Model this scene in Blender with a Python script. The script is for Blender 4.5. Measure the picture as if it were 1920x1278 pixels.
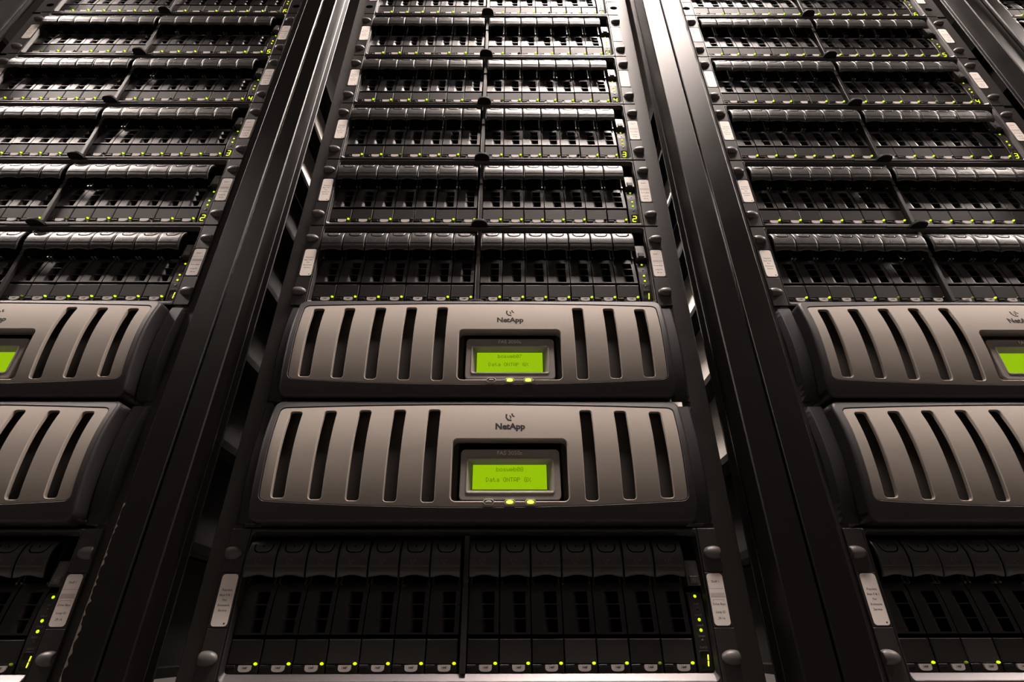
import bpy, math, random
from mathutils import Vector, Matrix
from mathutils.geometry import delaunay_2d_cdt

for o in list(bpy.data.objects):
    bpy.data.objects.remove(o)
SC = bpy.context.scene
COL = SC.collection
MM = 0.001
Z0 = 0.75                      # height of the survey origin above the floor
PITCH = 0.6105                 # rack to rack
U3 = 0.13335                   # three rack units

# ------------------------------------------------------------------ camera
def rot(ax, a):
    return Matrix.Rotation(a, 3, ax)
FPX = 973.78
CAM = Vector((0.0339, -0.5435, -0.2774 + Z0))
RM = rot('Z', -0.0071) @ rot('X', 0.5254) @ rot('Y', 0.0021)
right, fwd, up = RM @ Vector((1, 0, 0)), RM @ Vector((0, 1, 0)), RM @ Vector((0, 0, 1))
cd = bpy.data.cameras.new('camera')
cd.sensor_fit = 'HORIZONTAL'
cd.sensor_width = 36.0
cd.lens = FPX / 1920 * 36.0
cd.clip_start = 0.01
cam = bpy.data.objects.new('camera', cd)
COL.objects.link(cam)
m = Matrix((right, up, -fwd)).transposed().to_4x4()
m.translation = CAM
cam.matrix_world = m
SC.camera = cam

# ------------------------------------------------------------------ world and exposure
w = bpy.data.worlds.new('world')
SC.world = w
w.use_nodes = True
w.node_tree.nodes['Background'].inputs[0].default_value = (1.0, 0.85, 0.78, 1)
w.node_tree.nodes['Background'].inputs[1].default_value = 0.001
SC.view_settings.view_transform = 'Standard'
SC.view_settings.look = 'None'
SC.view_settings.gamma = 1.0
SC.view_settings.exposure = 0.0
SC.view_settings.use_curve_mapping = False
LAMP_POWER = 175.0              # emission of the aisle ceiling lights
REAR_POWER = 360.0              # emission of the lights of the aisle behind the racks
LAMP_TINT = (1.0, 0.86, 0.78)
CEIL = 2.72
LAMPS = [(-2.15, -0.42), (0.42, -0.42), (2.80, -0.42)]
LAMP_W, LAMP_L = 0.80, 0.22

# ------------------------------------------------------------------ materials
MATS = {}
def mat(name, col, rough=0.5, metal=0.0, noise=None, bump=None, spec=0.5, emit=None, sample=True, rvar=None, coat=0.0, ior=None):
    """noise=(scale, amount): colour mottling; bump=(scale, strength); rvar: per-object value spread"""
    if name in MATS:
        return MATS[name]
    M = bpy.data.materials.new(name)
    M.use_nodes = True
    nt = M.node_tree
    b = nt.nodes['Principled BSDF']
    b.inputs['Base Color'].default_value = (*col, 1)
    b.inputs['Roughness'].default_value = rough
    b.inputs['Metallic'].default_value = metal
    b.inputs['Specular IOR Level'].default_value = spec
    b.inputs['Coat Weight'].default_value = coat
    tc = nt.nodes.new('ShaderNodeTexCoord')
    src = None
    if noise:
        n = nt.nodes.new('ShaderNodeTexNoise')
        n.inputs['Scale'].default_value = noise[0]
        n.inputs['Detail'].default_value = 4
        nt.links.new(tc.outputs['Object'], n.inputs['Vector'])
        r = nt.nodes.new('ShaderNodeMapRange')
        r.inputs[3].default_value = 1 - noise[1]
        r.inputs[4].default_value = 1 + noise[1]
        nt.links.new(n.outputs['Fac'], r.inputs[0])
        src = r.outputs[0]
        rr = nt.nodes.new('ShaderNodeMapRange')
        rr.inputs[3].default_value = rough * (1 - noise[1] * .5)
        rr.inputs[4].default_value = min(1, rough * (1 + noise[1] * .5))
        nt.links.new(n.outputs['Fac'], rr.inputs[0])
        nt.links.new(rr.outputs[0], b.inputs['Roughness'])
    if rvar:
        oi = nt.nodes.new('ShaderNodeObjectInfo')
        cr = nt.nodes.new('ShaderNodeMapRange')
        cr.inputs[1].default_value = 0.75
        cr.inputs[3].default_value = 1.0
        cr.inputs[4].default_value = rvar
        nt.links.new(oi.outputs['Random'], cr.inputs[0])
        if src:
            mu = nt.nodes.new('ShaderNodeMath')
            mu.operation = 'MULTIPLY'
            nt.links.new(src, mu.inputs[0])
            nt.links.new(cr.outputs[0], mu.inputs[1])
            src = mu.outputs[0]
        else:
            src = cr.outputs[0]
    if src:
        mx = nt.nodes.new('ShaderNodeVectorMath')
        mx.operation = 'SCALE'
        mx.inputs[0].default_value = col
        nt.links.new(src, mx.inputs['Scale'])
        nt.links.new(mx.outputs[0], b.inputs['Base Color'])
    if bump:
        n2 = nt.nodes.new('ShaderNodeTexNoise')
        n2.inputs['Scale'].default_value = bump[0]
        n2.inputs['Detail'].default_value = 3
        nt.links.new(tc.outputs['Object'], n2.inputs['Vector'])
        bp = nt.nodes.new('ShaderNodeBump')
        bp.inputs['Strength'].default_value = bump[1]
        bp.inputs['Distance'].default_value = 0.0004
        nt.links.new(n2.outputs['Fac'], bp.inputs['Height'])
        nt.links.new(bp.outputs[0], b.inputs['Normal'])
    if emit:
        b.inputs['Emission Color'].default_value = (*emit[0], 1)
        b.inputs['Emission Strength'].default_value = emit[1]
        if not sample:
            M.cycles.emission_sampling = 'NONE'
    if ior:                    # matt base under a satin finish with a short-tailed highlight
        d = nt.nodes.new('ShaderNodeBsdfDiffuse')
        g = nt.nodes.new('ShaderNodeBsdfAnisotropic')
        g.distribution = 'BECKMANN'
        g.inputs['Color'].default_value = (1, 1, 1, 1)
        fr = nt.nodes.new('ShaderNodeFresnel')
        fr.inputs['IOR'].default_value = ior
        mix = nt.nodes.new('ShaderNodeMixShader')
        d.inputs['Color'].default_value = (*col, 1)
        g.inputs['Roughness'].default_value = rough
        for a, bb in (('Base Color', d.inputs['Color']), ('Roughness', g.inputs['Roughness'])):
            if b.inputs[a].links:
                nt.links.new(b.inputs[a].links[0].from_socket, bb)
        if b.inputs['Normal'].links:
            sk = b.inputs['Normal'].links[0].from_socket
            for q in (d, g, fr):
                nt.links.new(sk, q.inputs['Normal'])
        nt.links.new(fr.outputs[0], mix.inputs[0])
        nt.links.new(d.outputs[0], mix.inputs[1])
        nt.links.new(g.outputs[0], mix.inputs[2])
        nt.links.new(mix.outputs[0], nt.nodes['Material Output'].inputs['Surface'])
        nt.nodes.remove(b)
    MATS[name] = M
    return M

PLASTIC = mat('black_plastic', (.010, .009, .009), .5, noise=(60, .2), bump=(900, .2), ior=1.42)
HANDLE = mat('handle_plastic', (.013, .012, .0115), .39, noise=(150, .2), bump=(700, .3), spec=.7)
FACE = mat('drive_face_plastic', (.018, .0165, .016), .56, noise=(40, .12), bump=(1200, .15), rvar=2.0, ior=1.28)  # random lighter faces: sheen of slightly tilted faces put into the base colour
EARP = mat('ear_plastic', (.024, .0215, .021), .54, noise=(80, .15), bump=(900, .25), ior=1.42)
MODULEP = mat('module_plastic', (.045, .041, .039), .45, noise=(80, .1))
KNOB = mat('knob_plastic', (.07, .064, .062), .42, noise=(80, .1))
RIM = mat('frame_plastic', (.022, .020, .020), .46, noise=(80, .12), ior=1.42)
LIP = mat('silver_lip', (.115, .104, .108), .38, metal=.5, noise=(300, .1))
HOLE = mat('dark_recess', (.003, .003, .003), .9, spec=0)
TAG = mat('tag_paper', (.42, .38, .36), .6, noise=(200, .1))
STICK = mat('sticker_paper', (.80, .73, .68), .55, noise=(120, .06))
INK = mat('ink', (.015, .014, .014), .8, spec=.2)
PALEINK = mat('pale_ink', (.22, .20, .20), .7)
LEDON = mat('led_lens_lit', (.3, .45, .0), .3, emit=((.52, .80, .0), 1.5), sample=False)
LEDDIM = mat('led_lens_dim', (.05, .09, .0), .3, emit=((.42, .62, .0), .18), sample=False)
LEDOFF = mat('led_lens_unlit', (.02, .022, .02), .25)
DIGIT = mat('digit_segment', (.4, .5, .0), .3, emit=((.80, .92, .03), 1.6), sample=False)
DIGITWIN = mat('digit_window', (.012, .016, .004), .2)
SILVER = mat('silver_paint', (.265, .233, .206), .68, metal=.1, spec=.3, noise=(500, .07), bump=(1500, .15))
BEZEL = mat('bezel_plastic', (.022, .0195, .021), .55, spec=.4, noise=(200, .1), bump=(1200, .2))
WING = mat('wing_plastic', (.020, .0182, .021), .6, spec=.25, noise=(200, .1), bump=(1200, .2))
MODULE = mat('display_bezel_plastic', (.21, .185, .17), .5, noise=(300, .08))
EMBOSS = mat('embossed_lettering', (.62, .54, .46), .4, metal=.2)
LCD = mat('lcd_backlight', (.1, .16, .0), .4, emit=((.335, .60, .0), .82), sample=True, noise=(60, .08))
LCDINK = mat('lcd_pixel', (.05, .10, .0), .5, emit=((.06, .14, .0), .35), sample=False)
BIGLED = mat('status_light_lit', (.4, .6, .0), .3, emit=((.60, .95, .03), 6.0))
LEDRIM = mat('status_light_rim', (.45, .42, .36), .35, metal=.6)
GREYLENS = mat('status_light_unlit', (.28, .27, .25), .35)
POST = mat('post_steel', (.004, .0035, .0033), .44, noise=(30, .12), bump=(450, .12), ior=1.40)
RAIL = mat('rail_steel', (.021, .0185, .0172), .56, noise=(40, .15), ior=1.42)
LITGALV = mat('lit_galvanised_steel', (.62, .58, .53), .5, metal=.35, noise=(25, .2))  # casings in the light patches, brightness put into the colour
DARKSTEEL = mat('dark_steel', (.007, .0065, .006), .8, noise=(40, .2), spec=.1)  # support rails, and the other casings with their shade put into the colour
LATCH = mat('latch_plastic', (.006, .006, .006), .65, spec=.25)
SHEET = mat('cabinet_panel_steel', (.045, .041, .039), .5, noise=(20, .1))

# ------------------------------------------------------------------ mesh helpers
class MB:
    def __init__(self):
        self.v, self.f, self.m, self.s = [], [], [], []
    def add(self, vs, fs, mi=0, smooth=False):
        o = len(self.v)
        self.v += [tuple(p) for p in vs]
        for q in fs:
            self.f.append(tuple(i + o for i in q))
            self.m.append(mi)
            self.s.append(smooth)
        return self
    def box(self, x0, x1, y0, y1, z0, z1, b=0.0, mi=0):
        """box with a chamfered front (toward -y)"""
        vs = [(x0 + b, y0, z0 + b), (x1 - b, y0, z0 + b), (x1 - b, y0, z1 - b), (x0 + b, y0, z1 - b),
              (x0, y0 + b, z0), (x1, y0 + b, z0), (x1, y0 + b, z1), (x0, y0 + b, z1),
              (x0, y1, z0), (x1, y1, z0), (x1, y1, z1), (x0, y1, z1)]
        if b <= 0:
            vs = vs[4:]
            return self.add(vs, [(0, 1, 2, 3), (0, 4, 5, 1), (1, 5, 6, 2), (2, 6, 7, 3), (3, 7, 4, 0), (7, 6, 5, 4)], mi)
        fs = [(0, 1, 2, 3)]
        for a in (0, 4):
            for i in range(4):
                j = (i + 1) % 4
                fs.append((a + i, a + 4 + i, a + 4 + j, a + j))
        fs.append((11, 10, 9, 8))
        return self.add(vs, fs, mi)
    def loops(self, ls, closed=True, cap0=False, cap1=False, mi=0, smooth=False):
        """bridge a list of equally long point loops"""
        n = len(ls[0])
        vs = [p for l in ls for p in l]
        fs = []
        for a in range(len(ls) - 1):
            for i in range(n if closed else n - 1):
                j = (i + 1) % n
                fs.append((a * n + i, a * n + j, (a + 1) * n + j, (a + 1) * n + i))
        if cap0:
            fs.append(tuple(reversed(range(n))))
        if cap1:
            fs.append(tuple((len(ls) - 1) * n + i for i in range(n)))
        return self.add(vs, fs, mi, smooth)
    def mesh(self, name, mats):
        me = bpy.data.meshes.new(name)
        me.from_pydata([(x * MM, y * MM, z * MM) for x, y, z in self.v], [], self.f)
        if not isinstance(mats, (list, tuple)):
            mats = [mats]
        for q in mats:
            me.materials.append(q)
        me.polygons.foreach_set('material_index', self.m)
        me.polygons.foreach_set('use_smooth', self.s)
        me.validate()
        me.update()
        return me

def rrect(x0, x1, z0, z1, r, n=4):
    """rounded rectangle outline, counter-clockwise seen from -y"""
    pts = []
    r = max(r, 0.01)
    for cx, cz, a0 in ((x1 - r, z0 + r, -90), (x1 - r, z1 - r, 0), (x0 + r, z1 - r, 90), (x0 + r, z0 + r, 180)):
        for i in range(n + 1):
            a = math.radians(a0 + 90 * i / n)
            pts.append((cx + r * math.cos(a), cz + r * math.sin(a)))
    return pts

def at_y(l, y):
    return [(x, y(x, z) if callable(y) else y, z) for x, z in l]

def offset(l, d):
    """offset a ccw outline outward by d"""
    n = len(l)
    out = []
    for i in range(n):
        a, b, c = Vector(l[i - 1]), Vector(l[i]), Vector(l[(i + 1) % n])
        e1, e2 = (b - a), (c - b)
        if e1.length < 1e-6: e1 = e2
        if e2.length < 1e-6: e2 = e1
        e1.normalize(); e2.normalize()
        nv = Vector((e1.y + e2.y, -e1.x - e2.x))
        k = max(.5, nv.length / 2)
        nv.normalize()
        out.append((b.x + nv.x * d / k, b.y + nv.y * d / k))
    return out

def inside(p, poly):
    c = False
    x, y = p
    n = len(poly)
    for i in range(n):
        x1, y1 = poly[i]; x2, y2 = poly[i - 1]
        if (y1 > y) != (y2 > y) and x < (x2 - x1) * (y - y1) / (y2 - y1) + x1:
            c = not c
    return c

def cdt_sheet(mb, outer, holes, yf, step, mi=0):
    """curved sheet: outline with holes, filled with points on a grid so it can follow yf"""
    pts, edges = [], []
    for l in [outer] + holes:
        o = len(pts)
        pts += [Vector(p) for p in l]
        edges += [(o + i, o + (i + 1) % len(l)) for i in range(len(l))]
    xs = [p.x for p in pts]; zs = [p.y for p in pts]
    z = min(zs) + step
    hs = [offset(h, step * .3) for h in holes]
    oo = offset(outer, -step * .3)
    while z < max(zs):
        x = min(xs) + step
        while x < max(xs):
            if inside((x, z), oo) and not any(inside((x, z), h) for h in hs):
                pts.append(Vector((x, z)))
            x += step * 2.2
        z += step
    vo, _, fo, _, _, _ = delaunay_2d_cdt(pts, edges, [], 0, 1e-5)
    keep = []
    for f in fo:
        c = (sum(vo[i].x for i in f) / len(f), sum(vo[i].y for i in f) / len(f))
        if inside(c, outer) and not any(inside(c, h) for h in holes):
            keep.append(tuple(f))
    mb.add([(p.x, yf(p.x, p.y), p.y) for p in vo], keep, mi, True)

def dense(l, step):
    """subdivide the long sides of an outline"""
    out = []
    for i in range(len(l)):
        a, b = l[i], l[(i + 1) % len(l)]
        d = math.dist(a, b)
        k = max(1, int(d / step))
        for j in range(k):
            t = j / k
            out.append((a[0] + (b[0] - a[0]) * t, a[1] + (b[1] - a[1]) * t))
    return out

def text_mesh(name, body, size, material, x=0, z=0, y=0, align='CENTER', bold=0.0, yf=None, depth=0.0, track=1.0):
    """lettering as flat mesh standing in the xz plane; size = cap height in mm"""
    cu = bpy.data.curves.new(name, 'FONT')
    cu.body = body
    cu.size = size / 0.72 * MM
    cu.align_x = align
    cu.resolution_u = 2
    cu.offset = bold * MM
    cu.extrude = depth * MM
    cu.space_character = track
    o = bpy.data.objects.new(name, cu)
    me = bpy.data.meshes.new_from_object(o)
    bpy.data.objects.remove(o)
    bpy.data.curves.remove(cu)
    for v in me.vertices:
        px, pz = v.co.x + x * MM, v.co.y + z * MM
        py = (yf(px / MM, pz / MM) if yf else y) * MM - v.co.z
        v.co = (px, py, pz)
    me.materials.clear()
    me.materials.append(material)
    me.name = name
    return me

def join(name, meshes):
    vs, fs, mi, mats = [], [], [], []
    for me in meshes:
        o = len(vs)
        vs += [tuple(v.co) for v in me.vertices]
        for m_ in me.materials:
            if m_ not in mats:
                mats.append(m_)
        for p in me.polygons:
            fs.append(tuple(i + o for i in p.vertices))
            mi.append(mats.index(me.materials[p.material_index]))
    r = bpy.data.meshes.new(name)
    r.from_pydata(vs, [], fs)
    for q in mats:
        r.materials.append(q)
    r.polygons.foreach_set('material_index', mi)
    r.update()
    return r

def obj(name, data, parent=None, loc=None, rz=None):
    o = bpy.data.objects.new(name, data)
    COL.objects.link(o)
    if parent:
        o.parent = parent
    if loc:
        o.location = loc
    if rz:
        o.rotation_euler = (0, 0, rz)
    return o

def thing(name, label, cat, loc=(0, 0, 0), group=None):
    o = obj(name, None, None, loc)
    o.empty_display_size = 0.05
    o['label'] = label
    o['category'] = cat
    if group:
        o['group'] = group
    return o

def structure(o, label, cat):
    o['label'] = label
    o['category'] = cat
    o['kind'] = 'structure'
    return o

# ------------------------------------------------------------------ the room
def slab(name, x0, x1, y0, y1, z0, z1, material, label, cat):
    mb = MB().box(x0 / MM, x1 / MM, y0 / MM, y1 / MM, z0 / MM, z1 / MM)
    return structure(obj(name, mb.mesh(name, material)), label, cat)

FLOORM = mat('floor_tile', (.10, .093, .086), .7, noise=(8, .2))
WALLM = mat('wall_paint', (.04, .037, .036), .8, noise=(5, .1))
CEILM = mat('ceiling_board', (.12, .11, .10), .9, noise=(30, .05))
slab('floor', -3.6, 3.6, -1.5, 2.3, -.05, 0, FLOORM, 'dark grey raised floor under the racks', 'floor')
slab('ceiling', -3.6, 3.6, -1.5, 2.3, CEIL, CEIL + .05, CEILM, 'pale ceiling high over the aisle', 'ceiling')
slab('wall_front', -3.6, 3.6, -1.55, -1.5, 0, CEIL, WALLM, 'dark wall across the aisle from the racks', 'wall')
slab('wall_back', -3.6, 3.6, 2.3, 2.35, 0, CEIL, WALLM, 'dark wall behind the racks', 'wall')
slab('wall_left', -3.65, -3.6, -1.5, 2.3, 0, CEIL, WALLM, 'dark end wall of the aisle on the five-slot side', 'wall')
slab('wall_right', 3.6, 3.65, -1.5, 2.3, 0, CEIL, WALLM, 'dark end wall of the aisle on the three-slot side', 'wall')

def ceiling_light(x, y, wx, wy, power, label, group):
    t = thing('ceiling_light', label, 'light', (x, y, CEIL), group)
    hx, hy = wx / 2 / MM, wy / 2 / MM
    fr = MB()
    fr.box(-hx - 25, hx + 25, -hy - 25, -hy, -70, 0)
    fr.box(-hx - 25, hx + 25, hy, hy + 25, -70, 0)
    fr.box(-hx - 25, -hx, -hy, hy, -70, 0)
    fr.box(hx, hx + 25, -hy, hy, -70, 0)
    obj('lamp_frame', fr.mesh('lamp_frame', mat('lamp_enamel', (.6, .58, .55), .5)), t)
    em = mat('lamp_diffuser_%d' % int(power), (.8, .8, .8), .6, emit=(LAMP_TINT, power))
    obj('diffuser', MB().box(-hx, hx, -hy, hy, -66, -58).mesh('diffuser', em), t)
    return t
for (x, y), q in zip(LAMPS, ('towards the five-slot end', 'over the bosweb rack', 'towards the three-slot end')):
    ceiling_light(x, y, LAMP_W, LAMP_L, LAMP_POWER, 'ceiling light over the front aisle ' + q, 'front aisle ceiling lights')
for x, q in ((-.36, 'five-slot'), (.36, 'three-slot')):
    ceiling_light(x, 1.75, .3, .9, REAR_POWER, 'ceiling light behind the racks, on the %s side' % q, 'rear aisle ceiling lights')

# ------------------------------------------------------------------ rack cabinets
def extrude_z(mb, prof, z0, z1, mi=0):
    n = len(prof)
    mb.loops([[(x, y, z0) for x, y in prof], [(x, y, z1) for x, y in prof]], cap0=True, cap1=True, mi=mi)

RACK_H = 2030
# inner corner, front depth, flange edge and flange depth of a rack's front posts; the racks are not set up perfectly flush
POSTS = {(0, -1): (281.0, -34, 273.1, -6.8), (0, 1): (273.4, -44, 265.6, -9.5), (1, -1): (272.6, -44, 264, -9.5),
         (-1, 1): (275.6, -34, 268, -6.8), (1, 1): (275, -28, 268.5, -3), (2, -1): (282, -33, 274, -6)}
def post_profile(r, s):
    c, f, fl, fy = POSTS.get((r, s), (278.6, -33, 270, -4))
    p = [(304.4, fy + 1.6), (304.4, f + 1.4), (303.2, f), (c + 1.2, f), (c, f + 1.2), (c, fy - .6), (c - .6, fy),
         (fl + .6, fy), (fl, fy + .6), (fl, fy + 1.6)]
    p = [(s * x, y) for x, y in p]
    return p if s < 0 else p[::-1]
def rail_profile(s):
    e = 259.5 if s < 0 else 262.4
    p = [(232, 3.2), (e - 1, 3.2), (e, 4.2), (e, 46), (e - 2, 46), (e - 2, 5.2), (232, 5.2)]
    p = [(s * x, y) for x, y in p]
    return p if s > 0 else p[::-1]
RM_ = {}
for s in (-1, 1):
    mb = MB(); extrude_z(mb, rail_profile(s), 60, RACK_H - 60); RM_['rail', s] = mb.mesh('mounting_rail', RAIL)
    mb = MB(); mb.box(s * 297 - 7, s * 297 + 7, 900, 950, 0, RACK_H); RM_['rear', s] = mb.mesh('rear_post', POST)
    x0, x1 = sorted((s * 223.5, s * 252))
    mb = MB(); mb.box(x0, x1, 48, 560, -5, 5); RM_['support', s] = mb.mesh('support_rail', DARKSTEEL)
    x0, x1 = sorted((s * 242.5, s * 261))
    mb = MB(); mb.box(x0, x1, 2.6, 3.2, -2.2, 2.2); RM_['slot', s] = mb.mesh('rail_slot', HOLE)
RM_['top'] = MB().box(-304, 304, -10, 950, RACK_H, RACK_H + 20).mesh('top_panel', SHEET)
RM_['plinth'] = MB().box(-269, 269, -5, 30, 10, 120).mesh('plinth', SHEET)

def rack(i, label, slots=()):
    t = thing('rack_cabinet', label, 'rack', (i * PITCH, 0, 0), 'rack cabinets standing side by side')
    for s in (-1, 1):
        mb = MB(); extrude_z(mb, post_profile(i, s), 0, RACK_H)
        obj('front_post', mb.mesh('front_post', POST), t)
        obj('mounting_rail', RM_['rail', s], t)
        obj('rear_post', RM_['rear', s], t)
        for k in range(-3, 6):
            obj('support_rail', RM_['support', s], t, (0, 0, Z0 + .089 + k * U3 + .004))
            if s in slots and k > 0:
                obj('rail_slot', RM_['slot', s], t, (0, 0, Z0 + .089 + k * U3 + .002))
    if i == -1:                # chipped paint down the outer edge of this rack's post
        mb = MB()
        rn = random.Random(4)
        c, f = POSTS[-1, 1][:2]
        L, Rr = [], []
        for q in range(60):
            z = 435 + q * 2.6
            wd_ = (.6 + 3.6 * rn.random() ** 2) * (1 - .5 * q / 60)
            L.append((c - .1, f + 1.6, z)); Rr.append((c + wd_ + .8, f - .12, z + rn.uniform(-1, 1)))
        mb.loops([L, [(c + 1.0, f - .12, p[2]) for p in L], Rr], closed=False)
        obj('worn_edge', mb.mesh('worn_edge', mat('bare_primer', (.085, .068, .05), .8, noise=(300, .4))), t)
    obj('top_panel', RM_['top'], t)
    obj('plinth', RM_['plinth'], t)
    return t

FIVE = 'beyond the five-slot end of the bosweb controllers'
THREE = 'beyond the three-slot end of the bosweb controllers'
rack(0, 'black steel rack cabinet that holds the bosweb07 and bosweb08 controllers')
rack(-1, 'black steel rack cabinet ' + FIVE, slots=(-1,))
rack(1, 'black steel rack cabinet ' + THREE, slots=(1,))
rack(2, 'black steel rack cabinet one further than the neighbour ' + THREE.replace('beyond the ', 'at the ').replace(' of the bosweb controllers', ''))
rack(-2, 'black steel rack cabinet one further than the neighbour at the five-slot end')

# ------------------------------------------------------------------ disk shelf meshes (mm, origin at bottom centre of the shelf front)
DW = 29.65                     # drive pitch
SM = {}
# body of a drive: window section, tag ledge
def drive_body():
    mb = MB()
    wd = DW - 1.25
    def wy(z):                 # window section leans back toward its top
        t = max(0, (z - 40) / 44)
        return 5.8 + 4.6 * t + 3.0 * t ** 4
    xs = [0, .37 * wd, .845 * wd, wd]
    zs = [40, 41.6, 52.4, 53.4, 64.6, 65.6, 76, 84]
    opens = {(1, 1), (1, 3), (1, 5)}
    for r in range(len(zs) - 1):
        sub = 3 if zs[r + 1] - zs[r] > 5 else 1
        for c in range(3):
            if (c, r) in opens:
                continue
            for q in range(sub):
                za = zs[r] + (zs[r + 1] - zs[r]) * q / sub
                zb = zs[r] + (zs[r + 1] - zs[r]) * (q + 1) / sub
                mb.add([(xs[c], wy(za), za), (xs[c + 1], wy(za), za), (xs[c + 1], wy(zb), zb), (xs[c], wy(zb), zb)], [(0, 1, 2, 3)])
    for (c, r) in opens:       # depth of each opening and the rounded cheek in it
        za, zb = zs[r], zs[r + 1]
        a, b = xs[c], xs[c + 1]
        ya, yb = wy(za), wy(zb)
        D = 15
        mb.add([(b, ya, za), (b, ya + D, za), (b, yb + D, zb), (b, yb, zb)], [(0, 1, 2, 3)])
        mb.add([(a, ya, za), (b, ya, za), (b, ya + D, za), (a, ya + D, za)], [(0, 1, 2, 3)])
        mb.add([(a, yb, zb), (a, yb + D, zb), (b, yb + D, zb), (b, yb, zb)], [(0, 1, 2, 3)])
        rows = []
        for q in range(5):
            z = za + (zb - za) * q / 4
            tz = (z - 40) / 30
            e = (.62 - .10 * tz) * wd
            row = []
            for k in range(7):
                u = k / 6
                an = u * math.pi / 2
                row.append((a + (e - a) * math.sin(an), wy(z) + 9 * (1 - math.cos(an)), z))
            rows.append(row)
        mb.loops(rows, closed=False, smooth=True)
    # edges of the section
    mb.add([(0, 5.8, 40), (wd, 5.8, 40), (wd, 22, 40), (0, 22, 40)], [(3, 2, 1, 0)])
    prof = [40, 50, 60, 70, 76, 84]
    for x, fl in ((0, 0), (wd, 1)):
        for q in range(len(prof) - 1):
            vs = [(x, wy(prof[q]), prof[q]), (x, 24, prof[q]), (x, 24, prof[q + 1]), (x, wy(prof[q + 1]), prof[q + 1])]
            mb.add(vs, [(0, 1, 2, 3) if fl else (3, 2, 1, 0)])
    # hinge pins and cheeks under the handle
    for x in (1.6, wd - 1.6):
        mb.box(x - .9, x + .9, 9.5, 24, 84, 119, .2)
        mb.loops([[(x + 1.1 * math.cos(a), y, 83.5 + 1.1 * math.sin(a)) for a in [i * math.pi / 4 for i in range(8)]] for y in (8, 20)], cap0=True)
    return mb.mesh('drive', PLASTIC)
mb = MB()
mb.box(0, DW - 1.25, 6.2, 22, 9.6, 16.4, .4)
mb.box(0, 8, 5.4, 7, 13.8, 16.4, .4)
SM['ledge'] = mb.mesh('tag_ledge', PLASTIC)
SM['drive'] = drive_body()
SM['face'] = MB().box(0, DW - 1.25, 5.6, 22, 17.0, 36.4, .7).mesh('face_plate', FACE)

def hprof(z):
    """front of the latch handle: depth at height z"""
    pts = [(87, -3.6), (92, -5.2), (97, -6.3), (102, -6.5), (107, -6.1), (112, -4.8), (116, -3.0), (119, -1.0), (121, 1.4), (122.4, 5)]
    for (a, ya), (b, yb) in zip(pts, pts[1:]):
        if z <= b:
            return ya + (yb - ya) * (z - a) / (b - a)
    return pts[-1][1]
def handle():
    mb = MB()
    wd = DW - 1.25
    nx = 10
    zs = [92.2, 95.4, 95.9, 96.7, 97.2, 99, 101, 104, 107, 109, 111, 113, 115, 116.5, 118, 119, 120, 121, 121.8, 122.4]
    def ybulge(z):
        if 95.5 < z < 97:
            return .14
        return 0
    outer, inner = [], []
    xs = [0, .25, .9] + [wd * i / nx for i in range(1, nx)] + [wd - .9, wd - .25, wd]
    for x in xs:
        e = min(x, wd - x)
        dy = .9 if e < .1 else (.3 if e < .3 else 0)
        wave = 2.2 * (0.5 - 0.5 * math.cos(2 * math.pi * x / wd))
        zb = 87.2 + wave
        col = [(x, hprof(zb) + 1.2 + dy, zb), (x, hprof(zb + .7) + dy, zb + .7)]
        col += [(x, hprof(z) + ybulge(z) + dy, z - dy * .5 * max(0, (z - 110) / 11)) for z in zs]
        col += [(x, 9, 122.8), (x, 9, 120.6)]
        col += [(x, hprof(z) + 2.6, z - 1.2) for z in (119.5, 116, 112, 106, 100, 94, 90.5)]
        outer.append(col)
    mb.loops(outer, closed=False, smooth=True)
    n = len(outer[0])
    # close underside strip and the two ends
    und = [[c[-1], c[0]] for c in outer]
    mb.loops([[u[0] for u in und], [u[1] for u in und]], closed=False)
    for c, fl in ((outer[0], 0), (outer[-1], 1)):
        k = 2 + len(zs)
        front = c[:k + 1]
        back = [c[0]] + list(reversed(c[k + 2:]))
        ring = c
        # strip between front edge and inner edge
        m_ = len(front); b_ = len(back)
        vs = front + back
        fs = []
        i = j = 0
        while i < m_ - 1 or j < b_ - 1:
            if j >= b_ - 1 or (i < m_ - 1 and front[i + 1][2] <= back[j + 1][2] + 1.2):
                fs.append((i, i + 1, m_ + j)); i += 1
            else:
                fs.append((i, m_ + j + 1, m_ + j)); j += 1
        if not fl:
            fs = [t_[::-1] for t_ in fs]
        mb.add(vs, fs)
    return mb.mesh('handle', HANDLE)
SM['handle'] = handle()

def thumb_pad():
    """raised oval thumb pad with a dark groove round it, on the upper curve of the handle"""
    mb = MB()
    cx, wx = (DW - 1.25) / 2, 8.2
    n = 20
    def outline(s):
        out = []
        for i in range(n + 1):
            a = math.pi + math.pi * i / n
            c, sn = math.cos(a), math.sin(a)
            x = cx + (wx + s) * math.copysign(abs(c) ** .55, c)
            z = 117.2 + (7.4 + s) * math.copysign(abs(sn) ** .75, sn)
            out.append((x, z))
        return out
    f = lambda d: (lambda x, z: hprof(z) - d)
    a, b, c = outline(1.15), outline(0), outline(-.25)
    mb.loops([at_y(a, f(.06)), at_y(b, f(.06))], closed=False, mi=1)
    rings = [at_y(b, f(.06)), at_y(c, f(.38))]
    for k in (.8, .55, .3, .02):
        rings.append(at_y([(cx + (x - cx) * k, 117.2 + (z - 117.2) * k) for x, z in c], f(.38)))
    mb.loops(rings, closed=False, smooth=True)
    mb.add(at_y([(cx + .9 * math.cos(q), 115.0 + .9 * math.sin(q)) for q in [i * math.pi / 4 for i in range(8)]], f(.5)), [tuple(range(8))], 1)
    return mb.mesh('thumb_pad', [HANDLE, HOLE])
SM['pad'] = thumb_pad()

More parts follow.
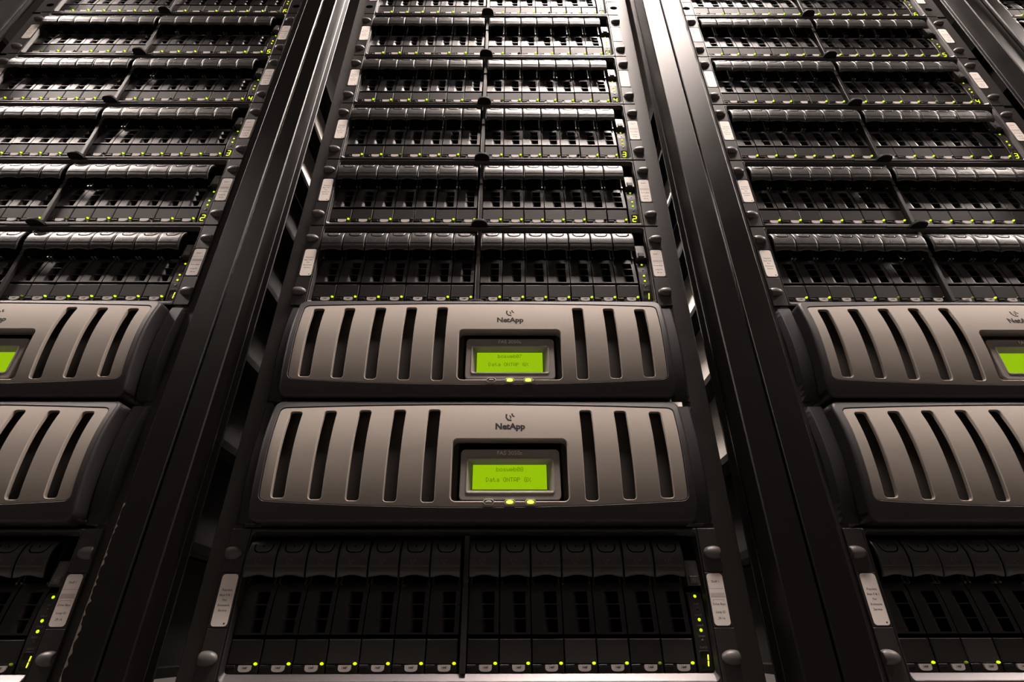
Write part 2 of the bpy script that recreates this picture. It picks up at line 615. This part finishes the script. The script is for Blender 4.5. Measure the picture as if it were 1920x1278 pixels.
def stroke(mb, pts, wdt, y, mi=0, yf=None):
    """flat stroke along a polyline in the xz plane"""
    L, R = [], []
    for i, p in enumerate(pts):
        a = Vector(pts[max(0, i - 1)]); b = Vector(pts[min(len(pts) - 1, i + 1)])
        d = (b - a).normalized()
        nn = Vector((-d.y, d.x)) * wdt / 2
        L.append((p[0] + nn.x, p[1] + nn.y)); R.append((p[0] - nn.x, p[1] - nn.y))
    g = (lambda x, z: y) if yf is None else yf
    mb.loops([at_y(R, g), at_y(L, g)], closed=False, mi=mi)

def emblem_strokes(mb, cx, cz, s, y=0, yf=None, wd=.22):
    """the angular mark: an open hexagon hook with two small arcs"""
    P = lambda l: [(cx + a * s, cz + b * s) for a, b in l]
    stroke(mb, P([(-.42, .38), (-.46, -.08), (-.26, -.40), (.14, -.46)]), wd * s * 1.0, y, 0, yf)
    stroke(mb, P([(-.10, .16), (.04, .06), (.06, -.10), (-.02, -.22)]), wd * s * .75, y, 0, yf)
    stroke(mb, P([(.20, .46), (.22, .26), (.30, .12), (.48, .02)]), wd * s * .9, y, 0, yf)
mb = MB(); emblem_strokes(mb, (DW - 1.25) / 2 - 1, 101.3, 6.0, yf=lambda x, z: hprof(z) - .25, wd=.16)
SM['emblem'] = mb.mesh('emblem', KNOB)

def tag_plate():
    mb = MB()
    o = [(11.2, 16.2)] + [(16.9 + 5.7 * math.copysign(abs(math.cos(a)) ** .6, math.cos(a)), 13.6 + 2.6 * math.sin(a)) for a in [math.pi + math.pi * i / 10 for i in range(11)]] + [(22.6, 16.2)]
    mb.loops([at_y(o, 4.6), at_y(o, 7)], mi=0)
    mb.add(at_y(o, 4.6), [tuple(range(len(o)))])
    return mb.mesh('capacity_tag', TAG)
SM['tag'] = tag_plate()
SM['tagtext'] = text_mesh('tag_lettering', '144F', 1.9, INK, 16.9, 13.3, 4.45, bold=.06)
def lens(cx, cz, rx, rz, y0, h, material, name='led', n=10):
    mb = MB()
    ls = []
    for t in (0, .4, .75, .95):
        c = math.sqrt(max(0, 1 - t * t))
        ls.append([(cx + rx * c * math.cos(2 * math.pi * i / n), y0 - h * t, cz + rz * c * math.sin(2 * math.pi * i / n)) for i in range(n)])
    mb.loops(ls, cap1=True, smooth=True)
    return mb.mesh(name, material)
for q, mt in (('on', LEDON), ('dim', LEDDIM), ('off', LEDOFF)):
    SM['led', q] = lens(25.6, 17.3, 1.75, 1.25, 6.0, 2.4, mt)

# shelf frame
def ring(specs, mi=0, n=5):
    return [at_y(rrect(x0, x1, z0, z1, r, n), y) for x0, x1, z0, z1, r, y in specs]
mb = MB()
mb.loops(ring([(-222.2, 222.2, .8, 132.3, 1, 26), (-222.2, 222.2, .8, 132.3, 1, .9), (-221.6, 221.6, 1.5, 131.6, 1.5, 0),
               (-220.8, 220.8, 3.4, 130.2, 5, 0), (-220.4, 220.4, 3.8, 129.6, 5, .5)]))
mb.loops(ring([(-220.4, 220.4, 3.8, 129.6, 5, .5), (-218.9, 218.9, 9.4, 126.0, 3, 5.2), (-218.9, 218.9, 9.4, 126.0, 3, 26)]), mi=0)
SM['frame'] = mb.mesh('front_frame', RIM)
# bright lower lip strip: sloping face of the frame
mb = MB()
mb.add([(-218.4, 0.6, 4.0), (218.4, .6, 4.0), (216.8, 4.9, 9.3), (-216.8, 4.9, 9.3)], [(0, 1, 2, 3)])
mb.v = [(x, y - .12, z + .08) for x, y, z in mb.v]
mb.loops([[(-218.4, .48, 4.08), (218.4, .48, 4.08)], [(-218.4, 1.2, 3.6), (218.4, 1.2, 3.6)]], closed=False)
SM['lip'] = mb.mesh('lower_lip', LIP)
mb = MB(); mb.box(-9.7, -4.3, 1.4, 24, 9.5, 80, .5); mb.box(-9.7, -4.3, 1.4, 24, 84, 126, .5); mb.box(-9.2, -4.8, 2.6, 24, 80, 84)
SM['divider'] = mb.mesh('divider_bar', RIM)
SM['backplane'] = MB().box(-219, 219, 23.5, 25.5, 9, 127).mesh('backplane', HOLE)
mb = MB(); mb.box(-222.3, 222.3, 26, 540, 3, 130); SM['chassis', 1] = mb.mesh('chassis', LITGALV); SM['chassis', 0] = mb.mesh('chassis', DARKSTEEL)

def ear(s):
    mb = MB()
    for z0, z1 in ((1.0, 45.0), (45.7, 91.6), (92.3, 132.2)):
        x0, x1 = sorted((s * 222.6, s * 241.2))
        mb.box(x0, x1, 0.0, 3.1, z0, z1, .35)
    x0, x1 = sorted((s * 222.9, s * 240.9))
    mb.box(x0, x1, 1.2, 3.1, 1.2, 132)
    return mb.mesh('ear', EARP)
def knob(s, cz):
    mb = MB()
    n = 24
    ls = []
    for t in (0, .12, .28, .46, .64, .8, .91, .975):
        c = math.sqrt(max(0, 1 - t * t))
        ls.append([(s * min(241.1, 235.4 - 10.4 * c * math.cos(2 * math.pi * i / n)), -.1 - 5.2 * t, cz + 6.2 * c * math.sin(2 * math.pi * i / n)) for i in range(n)])
    mb.loops(ls, cap1=True, smooth=True)
    return mb.mesh('knob', KNOB)
def screw_hole(s, cz):
    mb = MB()
    n = 20
    o = [(s * (235 + 7.0 * math.cos(2 * math.pi * i / n)), cz + 5.6 * math.sin(2 * math.pi * i / n)) for i in range(n)]
    mb.add(at_y(o, -.12), [tuple(range(n))])
    return mb.mesh('screw_hole', HOLE)
def sticker(s):
    mb = MB()
    x0, x1 = sorted((s * 223.9, s * 239.0))
    o = rrect(x0, x1, 46.6, 90.6, 3, 4)
    mb.loops([at_y(o, 0), at_y(o, -.25)], cap0=False, cap1=False)
    mb.add(at_y(o, -.25), [tuple(range(len(o)))])
    return mb.mesh('sticker', STICK)
for s in (-1, 1):
    SM['ear', s] = ear(s)
    SM['knob', s, 0] = knob(s, 21.5)
    SM['knob', s, 1] = knob(s, 109.5)
    SM['hole', s] = screw_hole(s, 24)
    SM['sticker', s] = sticker(s)
ls = []
for i, t_ in enumerate(('Populate', 'Bays 0 & 1', 'For', 'Enclosure', 'Service')):
    ls.append(text_mesh('t', t_, 2.0, INK, -231.4, 76.0 - 4.3 * i, -.3, bold=.02))
dot = MB().box(-227.6, -226.2, -.3, -.28, 48.2, 49.6)
ls.append(dot.mesh('t', INK))
SM['ltext'] = join('sticker_lettering', ls)
def right_text(n, lo):
    ls = [text_mesh('t', 'Shelf %d' % n, 2.1, INK, 231.4, 82.6, -.3, bold=.02)]
    mb = MB()
    mb.box(224.4, 238.6, -.3, -.28, 77.3, 77.55)
    mb.box(224.4, 238.6, -.3, -.28, 70.0, 70.25)
    for i in range(22):
        mb.box(225 + i * .6, 225.22 + i * .6, -.3, -.28, 70.2, 73.8)
    mb.box(226.2, 236.4, -.3, -.28, 67.9, 68.15)
    mb.box(226.2, 226.5, -.3, -.28, 66.3, 68.1)
    mb.box(236.1, 236.4, -.3, -.28, 66.3, 68.1)
    ls.append(mb.mesh('t', PALEINK))
    for t_, z in (('Drive Bays', 63.4), ('Loop ID', 56.8), (lo, 51.6)):
        ls.append(text_mesh('t', t_, 2.0, INK, 231.4, z, -.3, bold=.02))
    return join('sticker_lettering', ls)
for n in range(1, 7):
    SM['rtext', n] = right_text(n, '29-16' if n == 1 else '%d-%d' % (16 * n + 13, 16 * n))

# status panel
def panel_y(z):
    pts = [(10, 7.0), (18, 6.2), (37, 5.2), (58, 5.8), (70, 7.2), (75.5, 9.5)]
    for (a, ya), (b, yb) in zip(pts, pts[1:]):
        if z <= b:
            return ya + (yb - ya) * max(0, (z - a)) / (b - a)
    return 9.5
mb = MB()
zs = [10, 14, 18, 24, 30, 37, 44, 51, 58, 64, 68, 71, 73.5, 75]
rows = [[(205.0, 23, z), (205.0, panel_y(z) + .5, z), (205.5, panel_y(z), z), (218.2, panel_y(z), z), (218.7, panel_y(z) + .5, z), (218.7, 23, z)] for z in zs]
mb.loops(rows, closed=False)
mb.add(rows[-1], [tuple(range(6))])
SM['panel'] = mb.mesh('status_panel', EARP)
def flat(z, x=0, d=0.0):
    return panel_y(z) - d
for q, mt, zz, nm in (('p0', LEDON, 71.4, 'led'), ('p1', LEDON, 51.6, 'led'), ('p2', LEDON, 43.0, 'led'), ('u0', LEDOFF, 60.6, 'led'), ('u1', LEDOFF, 34.4, 'led')):
    SM[q] = lens(212.2, zz, 1.45, 1.45, panel_y(zz), 1.0 if mt is LEDON else .4, mt)
ls = []
for t_, zz in (('Fault', 64.2), ('Loop A', 55.0), ('Loop B', 46.4), ('System', 37.8), ('Shelf ID', 28.6)):
    ls.append(text_mesh('t', t_, 1.55, PALEINK, 212, zz, yf=lambda x, z: panel_y(z) - .12))
SM['ptext'] = join('panel_lettering', ls)
mb = MB()
o = rrect(207.8, 216.8, 11.8, 26.2, 1.4, 3)
mb.loops([at_y(offset(o, .7), lambda x, z: panel_y(z) - .02), at_y(offset(o, .4), lambda x, z: panel_y(z) - .55), at_y(o, lambda x, z: panel_y(z) - .5), at_y(o, lambda x, z: panel_y(z) - .1)], mi=1)
mb.add(at_y(o, lambda x, z: panel_y(z) - .1), [tuple(range(len(o)))])
SM['digitwin'] = mb.mesh('digit_window', [DIGITWIN, RIM])
SEG = {1: 'bc', 2: 'abged', 3: 'abgcd', 4: 'fgbc', 5: 'afgcd', 6: 'afgedc'}
def digit(n):
    mb = MB()
    x0, x1, z0, z1 = 209.6, 214.6, 14.4, 24.0
    zm = (z0 + z1) / 2
    t = .62
    seg = {'a': ((x0, z1), (x1, z1)), 'g': ((x0, zm), (x1, zm)), 'd': ((x0, z0), (x1, z0)),
           'f': ((x0, zm), (x0, z1)), 'b': ((x1, zm), (x1, z1)), 'e': ((x0, z0), (x0, zm)), 'c': ((x1, z0), (x1, zm))}
    for c in SEG[n]:
        (xa, za), (xb, zb) = seg[c]
        dx, dz = (.5, 0) if za == zb else (0, .5)
        xa, za, xb, zb = xa + dx, za + dz, xb - dx, zb - dz
        if dx:
            q = [(xa - t * .6, za), (xa, za - t), (xb, za - t), (xb + t * .6, za), (xb, za + t), (xa, za + t)]
        else:
            q = [(xa, za - t * .6), (xa + t, za), (xa + t, zb), (xa, zb + t * .6), (xa - t, zb), (xa - t, za)]
        q = [(x + (z - zm) * .10, z) for x, z in q]
        mb.add(at_y(q, lambda x, z: panel_y(z) - .35), [tuple(range(6))])
    return mb.mesh('digit', DIGIT)
for n in SEG:
    SM['digit', n] = digit(n)
mb = MB()
mb.loops([[(206.2, 3.4, 80.4), (218.4, 3.4, 80.4), (218.4, 6.0, 103), (206.2, 6.0, 103)], [(206.2, 24, 80), (218.4, 24, 80), (218.4, 24, 103.6), (206.2, 24, 103.6)]], cap0=True)
mb.box(208.2, 216.2, 2.4, 5, 82, 88.5, .4)
SM['module'] = mb.mesh('blank_module', MODULEP)
SM['moduletag'] = text_mesh('module_lettering', '72', 2.6, PALEINK, 212.2, 84, 2.3)
# latch tongue under each shelf
mb = MB()
n = 18
o = [(-7 + 11.2 * math.copysign(abs(math.cos(a)) ** .7, math.cos(a)), -11.5 * abs(math.sin(a)) ** .8) for a in [math.pi + math.pi * i / n for i in range(n + 1)]] + [(4.2, 3), (-18.2, 3)]
mb.loops([[(x, y, -1.2) for x, y in o], [(x, y - .25, 0.4) for x, y in o], [(x, y, 2.4) for x, y in o]], cap0=True, cap1=True)
mb.box(-50, 36, -.7, 3, -.3, 1.9, .2)
SM['latch'] = mb.mesh('release_latch', LATCH)

LIT_UNITS = {(-1, 3), (-1, 4), (1, -1), (1, 0), (1, 3), (1, 1)}   # units whose bright casing colour stands in for light patches in the gaps
def led_state(r, k, d):
    fixed = {(0, 0): {4: 'off'}, (0, 1): {1: 'dim', 3: 'off', 12: 'off'}, (0, -3): {12: 'dim'}}
    if (r, k) in fixed:
        return fixed[r, k].get(d, 'on')
    q = random.Random(r * 911 + k * 77 + d * 13 + 5).random()
    return 'on' if q < .80 else ('dim' if q < .92 else 'off')

def shelf(r, k, label, parts=range(14)):
    n = 1 if k < 0 else k + 1
    t = thing('disk_shelf', label, 'disk shelf', (r * PITCH, 0, Z0 + .089 + k * U3), 'disk shelves in the racks')
    obj('chassis', SM['chassis', int((r, k) in LIT_UNITS)], t)
    obj('backplane', SM['backplane'], t)
    obj('front_frame', SM['frame'], t)
    obj('lower_lip', SM['lip'], t)
    obj('divider_bar', SM['divider'], t)
    for s in (-1, 1):
        e = obj('ear', SM['ear', s], t)
        obj('knob', SM['knob', s, 1], e)
        if k == 5:
            obj('screw_hole', SM['hole', s], e)
        else:
            obj('knob', SM['knob', s, 0], e)
        st = obj('sticker', SM['sticker', s], t)
        obj('sticker_lettering', SM['ltext'] if s < 0 else SM['rtext', n], st)
    for d in range(14):
        x = (-218.4 + d * DW if d < 7 else -3.5 + (d - 7) * DW) * MM
        rnd = random.Random(r * 331 + k * 17 + d)
        dr = obj('drive', SM['drive'], t, (x, rnd.uniform(-.0002, .0003), 0))
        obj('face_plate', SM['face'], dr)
        obj('tag_ledge', SM['ledge'], dr)
        off = (0, rnd.uniform(-.0003, .0003), 0)
        obj('handle', SM['handle'], dr, off)
        obj('thumb_pad', SM['pad'], dr, off)
        obj('emblem', SM['emblem'], dr, off)
        obj('capacity_tag', SM['tag'], dr)
        if k in (-3, 0):
            obj('tag_lettering', SM['tagtext'], dr)
        obj('led', SM['led', led_state(r, k, d)], dr)
    p = obj('status_panel', SM['panel'], t)
    for q in ('p0', 'p1', 'p2', 'u0', 'u1'):
        obj('led', SM[q], p)
    if k < 3:
        obj('panel_lettering', SM['ptext'], p)
    obj('digit_window', SM['digitwin'], p)
    obj('digit', SM['digit', n], p)
    mo = obj('blank_module', SM['module'], t)
    obj('module_lettering', SM['moduletag'], mo)
    if k >= 0:
        obj('release_latch', SM['latch'], t)
    return t

WHERE = {0: 'in the bosweb rack', -1: 'in the rack at the five-slot end', 1: 'in the rack at the three-slot end',
         2: 'in the rack past the three-slot neighbour'}
ORD = ['lowest disk shelf above the controllers, digit one,', 'second disk shelf above the controllers, digit two,', 'third disk shelf above the controllers, digit three,',
       'fourth disk shelf above the controllers, digit four,', 'fifth disk shelf above the controllers, digit five,', 'disk shelf with open lower screw holes, digit six,']
for r in (-1, 0, 1):
    shelf(r, -3, 'unlit disk shelf underneath the controllers ' + WHERE[r])
    for k in range(6):
        shelf(r, k, ORD[k] + ' ' + WHERE[r])
for k in (3, 4, 5):
    shelf(2, k, ['disk shelf with digit four', 'disk shelf with digit five', 'disk shelf with open screw holes'][k - 3] + ' ' + WHERE[2])

# ------------------------------------------------------------------ storage controllers (mm, origin at bottom centre of the unit front)
def py(x, z):                  # barrel-shaped front
    return -24.5 + (.0032 if z > 72 else .0018) * (z - 72) ** 2
def wy_(x, z):
    return -8.0 + .0022 * (z - 66) ** 2
def plate_outline():
    pts = []
    n = 24
    x0, x1 = -212.6, 212.0
    bot = lambda x: 16.0 + 6.4 * ((x) / 212.0) ** 2
    top = lambda x: 125.0 - 4.6 * ((x) / 212.0) ** 2
    r = 5
    for i in range(n + 1):
        x = x0 + r + (x1 - x0 - 2 * r) * i / n
        pts.append((x, bot(x)))
    for a in (-67, -45, -22, 0):
        pts.append((x1 - r + r * math.cos(math.radians(a)), bot(x1) + r + r * math.sin(math.radians(a))))
    for i in range(1, 11):
        pts.append((x1, bot(x1) + r + (top(x1) - bot(x1) - 2 * r) * i / 10))
    for a in (22, 45, 67):
        pts.append((x1 - r + r * math.cos(math.radians(a)), top(x1) - r + r * math.sin(math.radians(a))))
    for i in range(n + 1):
        x = x1 - r - (x1 - x0 - 2 * r) * i / n
        pts.append((x, top(x)))
    for a in (113, 135, 158, 180):
        pts.append((x0 + r + r * math.cos(math.radians(a)), top(x0) - r + r * math.sin(math.radians(a))))
    for i in range(1, 11):
        pts.append((x0, top(x0) - r - (top(x0) - bot(x0) - 2 * r) * i / 10))
    for a in (203, 225, 248):
        pts.append((x0 + r + r * math.cos(math.radians(a)), bot(x0) + r + r * math.sin(math.radians(a))))
    return pts
PO = plate_outline()
SLOTX = [-202.2, -165.4, -128.2, -91.0, -53.6, 109.8, 147.2, 184.8]
SLOTS = []
for x in SLOTX:
    q = (x + 7) / 212
    SLOTS.append(dense(rrect(x, x + 14.4, 19.4 + 5.0 * q * q, 119.8 - 3.6 * q * q, 3.8, 4), 6))
LEDX = [14.2, 35.0, 55.6]
LIPZ = 20.2
DISP = dense(rrect(-25.0, 95.2, LIPZ, 84.5, 6, 5), 6)
def wall(mb, hole, depth, ch=.9, mi=0):
    a = hole
    b = offset(hole, -ch * .35); c = offset(hole, -ch)
    mb.loops([at_y(a, py), at_y(b, lambda x, z: py(x, z) + ch * .3), at_y(c, lambda x, z: py(x, z) + ch)], mi=mi, smooth=True)
    mb.loops([at_y(c, lambda x, z: py(x, z) + ch), at_y(c, lambda x, z: py(x, z) + depth)], mi=mi)
mb = MB()
cdt_sheet(mb, PO, SLOTS + [DISP], py, 5.0)
for h in SLOTS:
    wall(mb, h, 4.2, .7)
wall(mb, DISP, 14)
mb.loops([at_y(offset(PO, .3), lambda x, z: py(x, z) + .4), at_y(PO, py)], smooth=True)
mb.loops([at_y(offset(PO, .3), lambda x, z: py(x, z) + 3.5), at_y(offset(PO, .3), lambda x, z: py(x, z) + .4)])
FM = {}
FM['plate'] = mb.mesh('face_plate', SILVER)
# bezel frame round the plate
OB = dense(rrect(-218.6, 217.4, 4.5, 128.6, 7, 5), 6)
OI = offset(PO, 1.3)
mb = MB()
fy = lambda x, z: py(x, z) - .8
cdt_sheet(mb, OB, [OI], fy, 5.0)
mb.loops([at_y(OI, fy), at_y(offset(OI, -.4), lambda x, z: fy(x, z) + .5), at_y(offset(OI, -.5), lambda x, z: fy(x, z) + 5)], smooth=False)
rings = []
for a in (0, 22, 45, 67, 90):
    q = math.radians(a)
    rings.append(at_y(offset(OB, 3.0 * math.sin(q)), lambda x, z, q=q: fy(x, z) + 3.0 * (1 - math.cos(q))))
mb.loops(list(reversed(rings)), smooth=True)
mb.loops([at_y(offset(OB, 3.0), 30), rings[-1]])
FM['bezel'] = mb.mesh('bezel_frame', BEZEL)
def wing(s):
    mb = MB()
    zs = [3.5 + 127.3 * i / 20 for i in range(21)]
    rows = []
    for z in zs:
        y = wy_(0, z)
        row = [(s * 219.8, 3, z), (s * 219.8, y + 2.5, z), (s * 222.4, y + .4, z), (s * 223.4, y, z), (s * 236.4, y, z), (s * 237.2, y + .4, z), (s * 241.2, min(2.9, y + 7), z), (s * 241.2, 3, z)]
        rows.append(row if s > 0 else row[::-1])
    mb.loops(rows, closed=False)
    mb.add(rows[0], [tuple(reversed(range(8)))])
    mb.add(rows[-1], [tuple(range(8))])
    return mb.mesh('side_wing', WING)
FM['wing', -1], FM['wing', 1] = wing(-1), wing(1)
mat('inner_grille_mesh', (.035, .029, .025), .7, noise=(700, .5))
FM['inner', 1] = MB().box(90, 216, -7, -5, 8, 126).mesh('inner_grille', MATS['inner_grille_mesh'])
FM['inner', 0] = MB().box(-216, -19, -7, -5, 8, 126).mesh('inner_grille', MATS['inner_grille_mesh'])
FM['chassis', 1] = MB().box(-222.3, 222.3, 30, 560, 3, 130).mesh('chassis', LITGALV)
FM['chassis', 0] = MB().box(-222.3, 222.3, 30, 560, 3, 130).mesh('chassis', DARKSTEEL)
# display housing
mb = MB()
MY = -18.0
o = rrect(-15.6, 86.6, 22.4, 74.6, 4.5, 4)
i1 = rrect(-9.8, 80.6, 28.6, 65.6, 3.2, 4)
mb.loops([at_y(o, 12), at_y(o, MY + .8), at_y(offset(o, -.8), MY), at_y(i1, MY), at_y(offset(i1, -.5), MY - .7), at_y(offset(i1, -1.4), MY - .7), at_y(offset(i1, -1.9), MY - .2)])
i3 = rrect(-3.4, 73.4, 34.6, 60.6, .6, 4)
mb.loops([at_y(offset(i1, -1.9), MY - .2), at_y(i3, MY + 8.5)])
FM['housing'] = mb.mesh('display_housing', MODULE)
SCR = (-3.2, 73.2, 34.8, 60.4)
mb = MB().box(SCR[0], SCR[1], MY + 8.0, MY + 9, SCR[2], SCR[3])
mb.m = [0] + [1] * (len(mb.f) - 1)
FM['screen'] = mb.mesh('screen', [LCD, HOLE])
F57 = {'b': ['1....', '1....', '1.11.', '11..1', '1...1', '1...1', '1111.'], 'o': ['.....', '.....', '.111.', '1...1', '1...1', '1...1', '.111.'],
       's': ['.....', '.....', '.111.', '1....', '.111.', '....1', '1111.'], 'w': ['.....', '.....', '1...1', '1...1', '1.1.1', '1.1.1', '.1.1.'],
       'e': ['.....', '.....', '.111.', '1...1', '11111', '1....', '.111.'], '0': ['.111.', '1...1', '1..11', '1.1.1', '11..1', '1...1', '.111.'],
       '7': ['11111', '....1', '...1.', '..1..', '.1...', '.1...', '.1...'], '8': ['.111.', '1...1', '1...1', '.111.', '1...1', '1...1', '.111.'],
       'D': ['111..', '1..1.', '1...1', '1...1', '1...1', '1..1.', '111..'], 'a': ['.....', '.....', '.111.', '....1', '.1111', '1...1', '.1111'],
       't': ['.1...', '.1...', '111..', '.1...', '.1...', '.1..1', '..11.'], 'O': ['.111.', '1...1', '1...1', '1...1', '1...1', '1...1', '.111.'],
       'N': ['1...1', '1...1', '11..1', '1.1.1', '1..11', '1...1', '1...1'], 'T': ['11111', '..1..', '..1..', '..1..', '..1..', '..1..', '..1..'],
       'A': ['.111.', '1...1', '1...1', '1...1', '11111', '1...1', '1...1'], 'P': ['1111.', '1...1', '1...1', '1111.', '1....', '1....', '1....'],
       'G': ['.111.', '1...1', '1....', '1.111', '1...1', '1...1', '.1111'], 'X': ['1...1', '1...1', '.1.1.', '..1..', '.1.1.', '1...1', '1...1'], ' ': ['.....'] * 7}
def lcd_text(lines):
    mb = MB()
    for body, cx, zt in lines:
        cw = 3.58; dx = .60; dz = .64
        x = cx - len(body) * cw / 2
        for ch in body:
            for r_, row in enumerate(F57[ch]):
                for c_, b in enumerate(row):
                    if b == '1':
                        xa, za = x + c_ * dx, zt - r_ * dz
                        mb.add([(xa, MY + 7.9, za - dz * .9), (xa + dx * .9, MY + 7.9, za - dz * .9), (xa + dx * .9, MY + 7.9, za), (xa, MY + 7.9, za)], [(0, 1, 2, 3)])
            x += cw
    return mb.mesh('screen_lettering', LCDINK)
for nm in ('bosweb07', 'bosweb08'):
    FM['lcd', nm] = lcd_text([(nm, 35.4, 57.8), ('Data ONTAP GX', 33.8, 47.1)])
FM['model'] = text_mesh('model_lettering', 'FAS 3050c', 4.5, EMBOSS, 35.0, 68.3, MY - .35, bold=.12, depth=.3)
FM['brand'] = text_mesh('brand_lettering', 'NetApp', 7.0, INK, 35.4, 94.8, yf=lambda x, z: py(x, z) - .15, bold=.42)
mb = MB(); emblem_strokes(mb, 35.6, 109.6, 9.6, yf=lambda x, z: py(x, z) - .15, wd=.19)
FM['mark'] = mb.mesh('brand_mark', INK)
def capsule(cx, cz, rx, rz, c):
    return [(cx - rx, cz - rz + c), (cx - rx + c, cz - rz), (cx + rx - c, cz - rz), (cx + rx, cz - rz + c), (cx + rx, cz + rz - c), (cx + rx - c, cz + rz), (cx - rx + c, cz + rz), (cx - rx, cz + rz - c)]
for i, x in enumerate(LEDX):
    y0 = py(0, LIPZ)
    mb = MB()
    o = capsule(x, LIPZ, 5.6, 2.9, 2.0)
    g = lambda d: (lambda xx, zz: y0 + d)
    mb.loops([at_y(o, g(6)), at_y(o, g(-.2)), at_y(offset(o, -.35), g(-.6)), at_y(offset(o, -.9), g(-.6)), at_y(offset(o, -1.2), g(.4))])
    q = offset(o, -1.2)
    mb.add(at_y(q, g(.4)), [tuple(range(8))], 1)
    FM['ledrim', i] = mb.mesh('status_light', [LEDRIM, HOLE])
    mb = MB()
    ls = []
    for t in (0, .5, .85, .97):
        c = math.sqrt(1 - t * t)
        ls.append([(x + 3.6 * c * math.cos(a), y0 + .3 - 1.6 * t, LIPZ + 1.55 * c * math.sin(a)) for a in [2 * math.pi * j / 14 for j in range(14)]])
    mb.loops(ls, cap1=True, smooth=True)
    FM['ledlens', i] = mb.mesh('light_lens', GREYLENS if i == 0 else BIGLED)

def controller(r, k, label, host):
    t = thing('storage_controller', label, 'controller', (r * PITCH, 0, Z0 + .089 + k * U3), 'storage controllers')
    obj('chassis', FM['chassis', int((r, k) in LIT_UNITS)], t)
    obj('inner_grille', FM['inner', 0], t)
    obj('inner_grille', FM['inner', 1], t)
    obj('bezel_frame', FM['bezel'], t)
    p = obj('face_plate', FM['plate'], t)
    obj('brand_lettering', FM['brand'], p)
    obj('brand_mark', FM['mark'], p)
    obj('side_wing', FM['wing', -1], t)
    obj('side_wing', FM['wing', 1], t)
    h = obj('display_housing', FM['housing'], t)
    obj('screen', FM['screen'], h)
    obj('model_lettering', FM['model'], h)
    if host:
        obj('screen_lettering', FM['lcd', host], h)
    for i in range(3):
        sl = obj('status_light', FM['ledrim', i], t)
        obj('light_lens', FM['ledlens', i], sl)
for r in (-1, 0, 1):
    for k in (-1, -2):
        pos = 'upper' if k == -1 else 'lower'
        if r == 0:
            host = 'bosweb07' if k == -1 else 'bosweb08'
            controller(r, k, 'silver-fronted storage controller whose green screen reads ' + host, host)
        else:
            controller(r, k, '%s of the two silver-fronted controllers %s' % (pos, WHERE[r]), None)
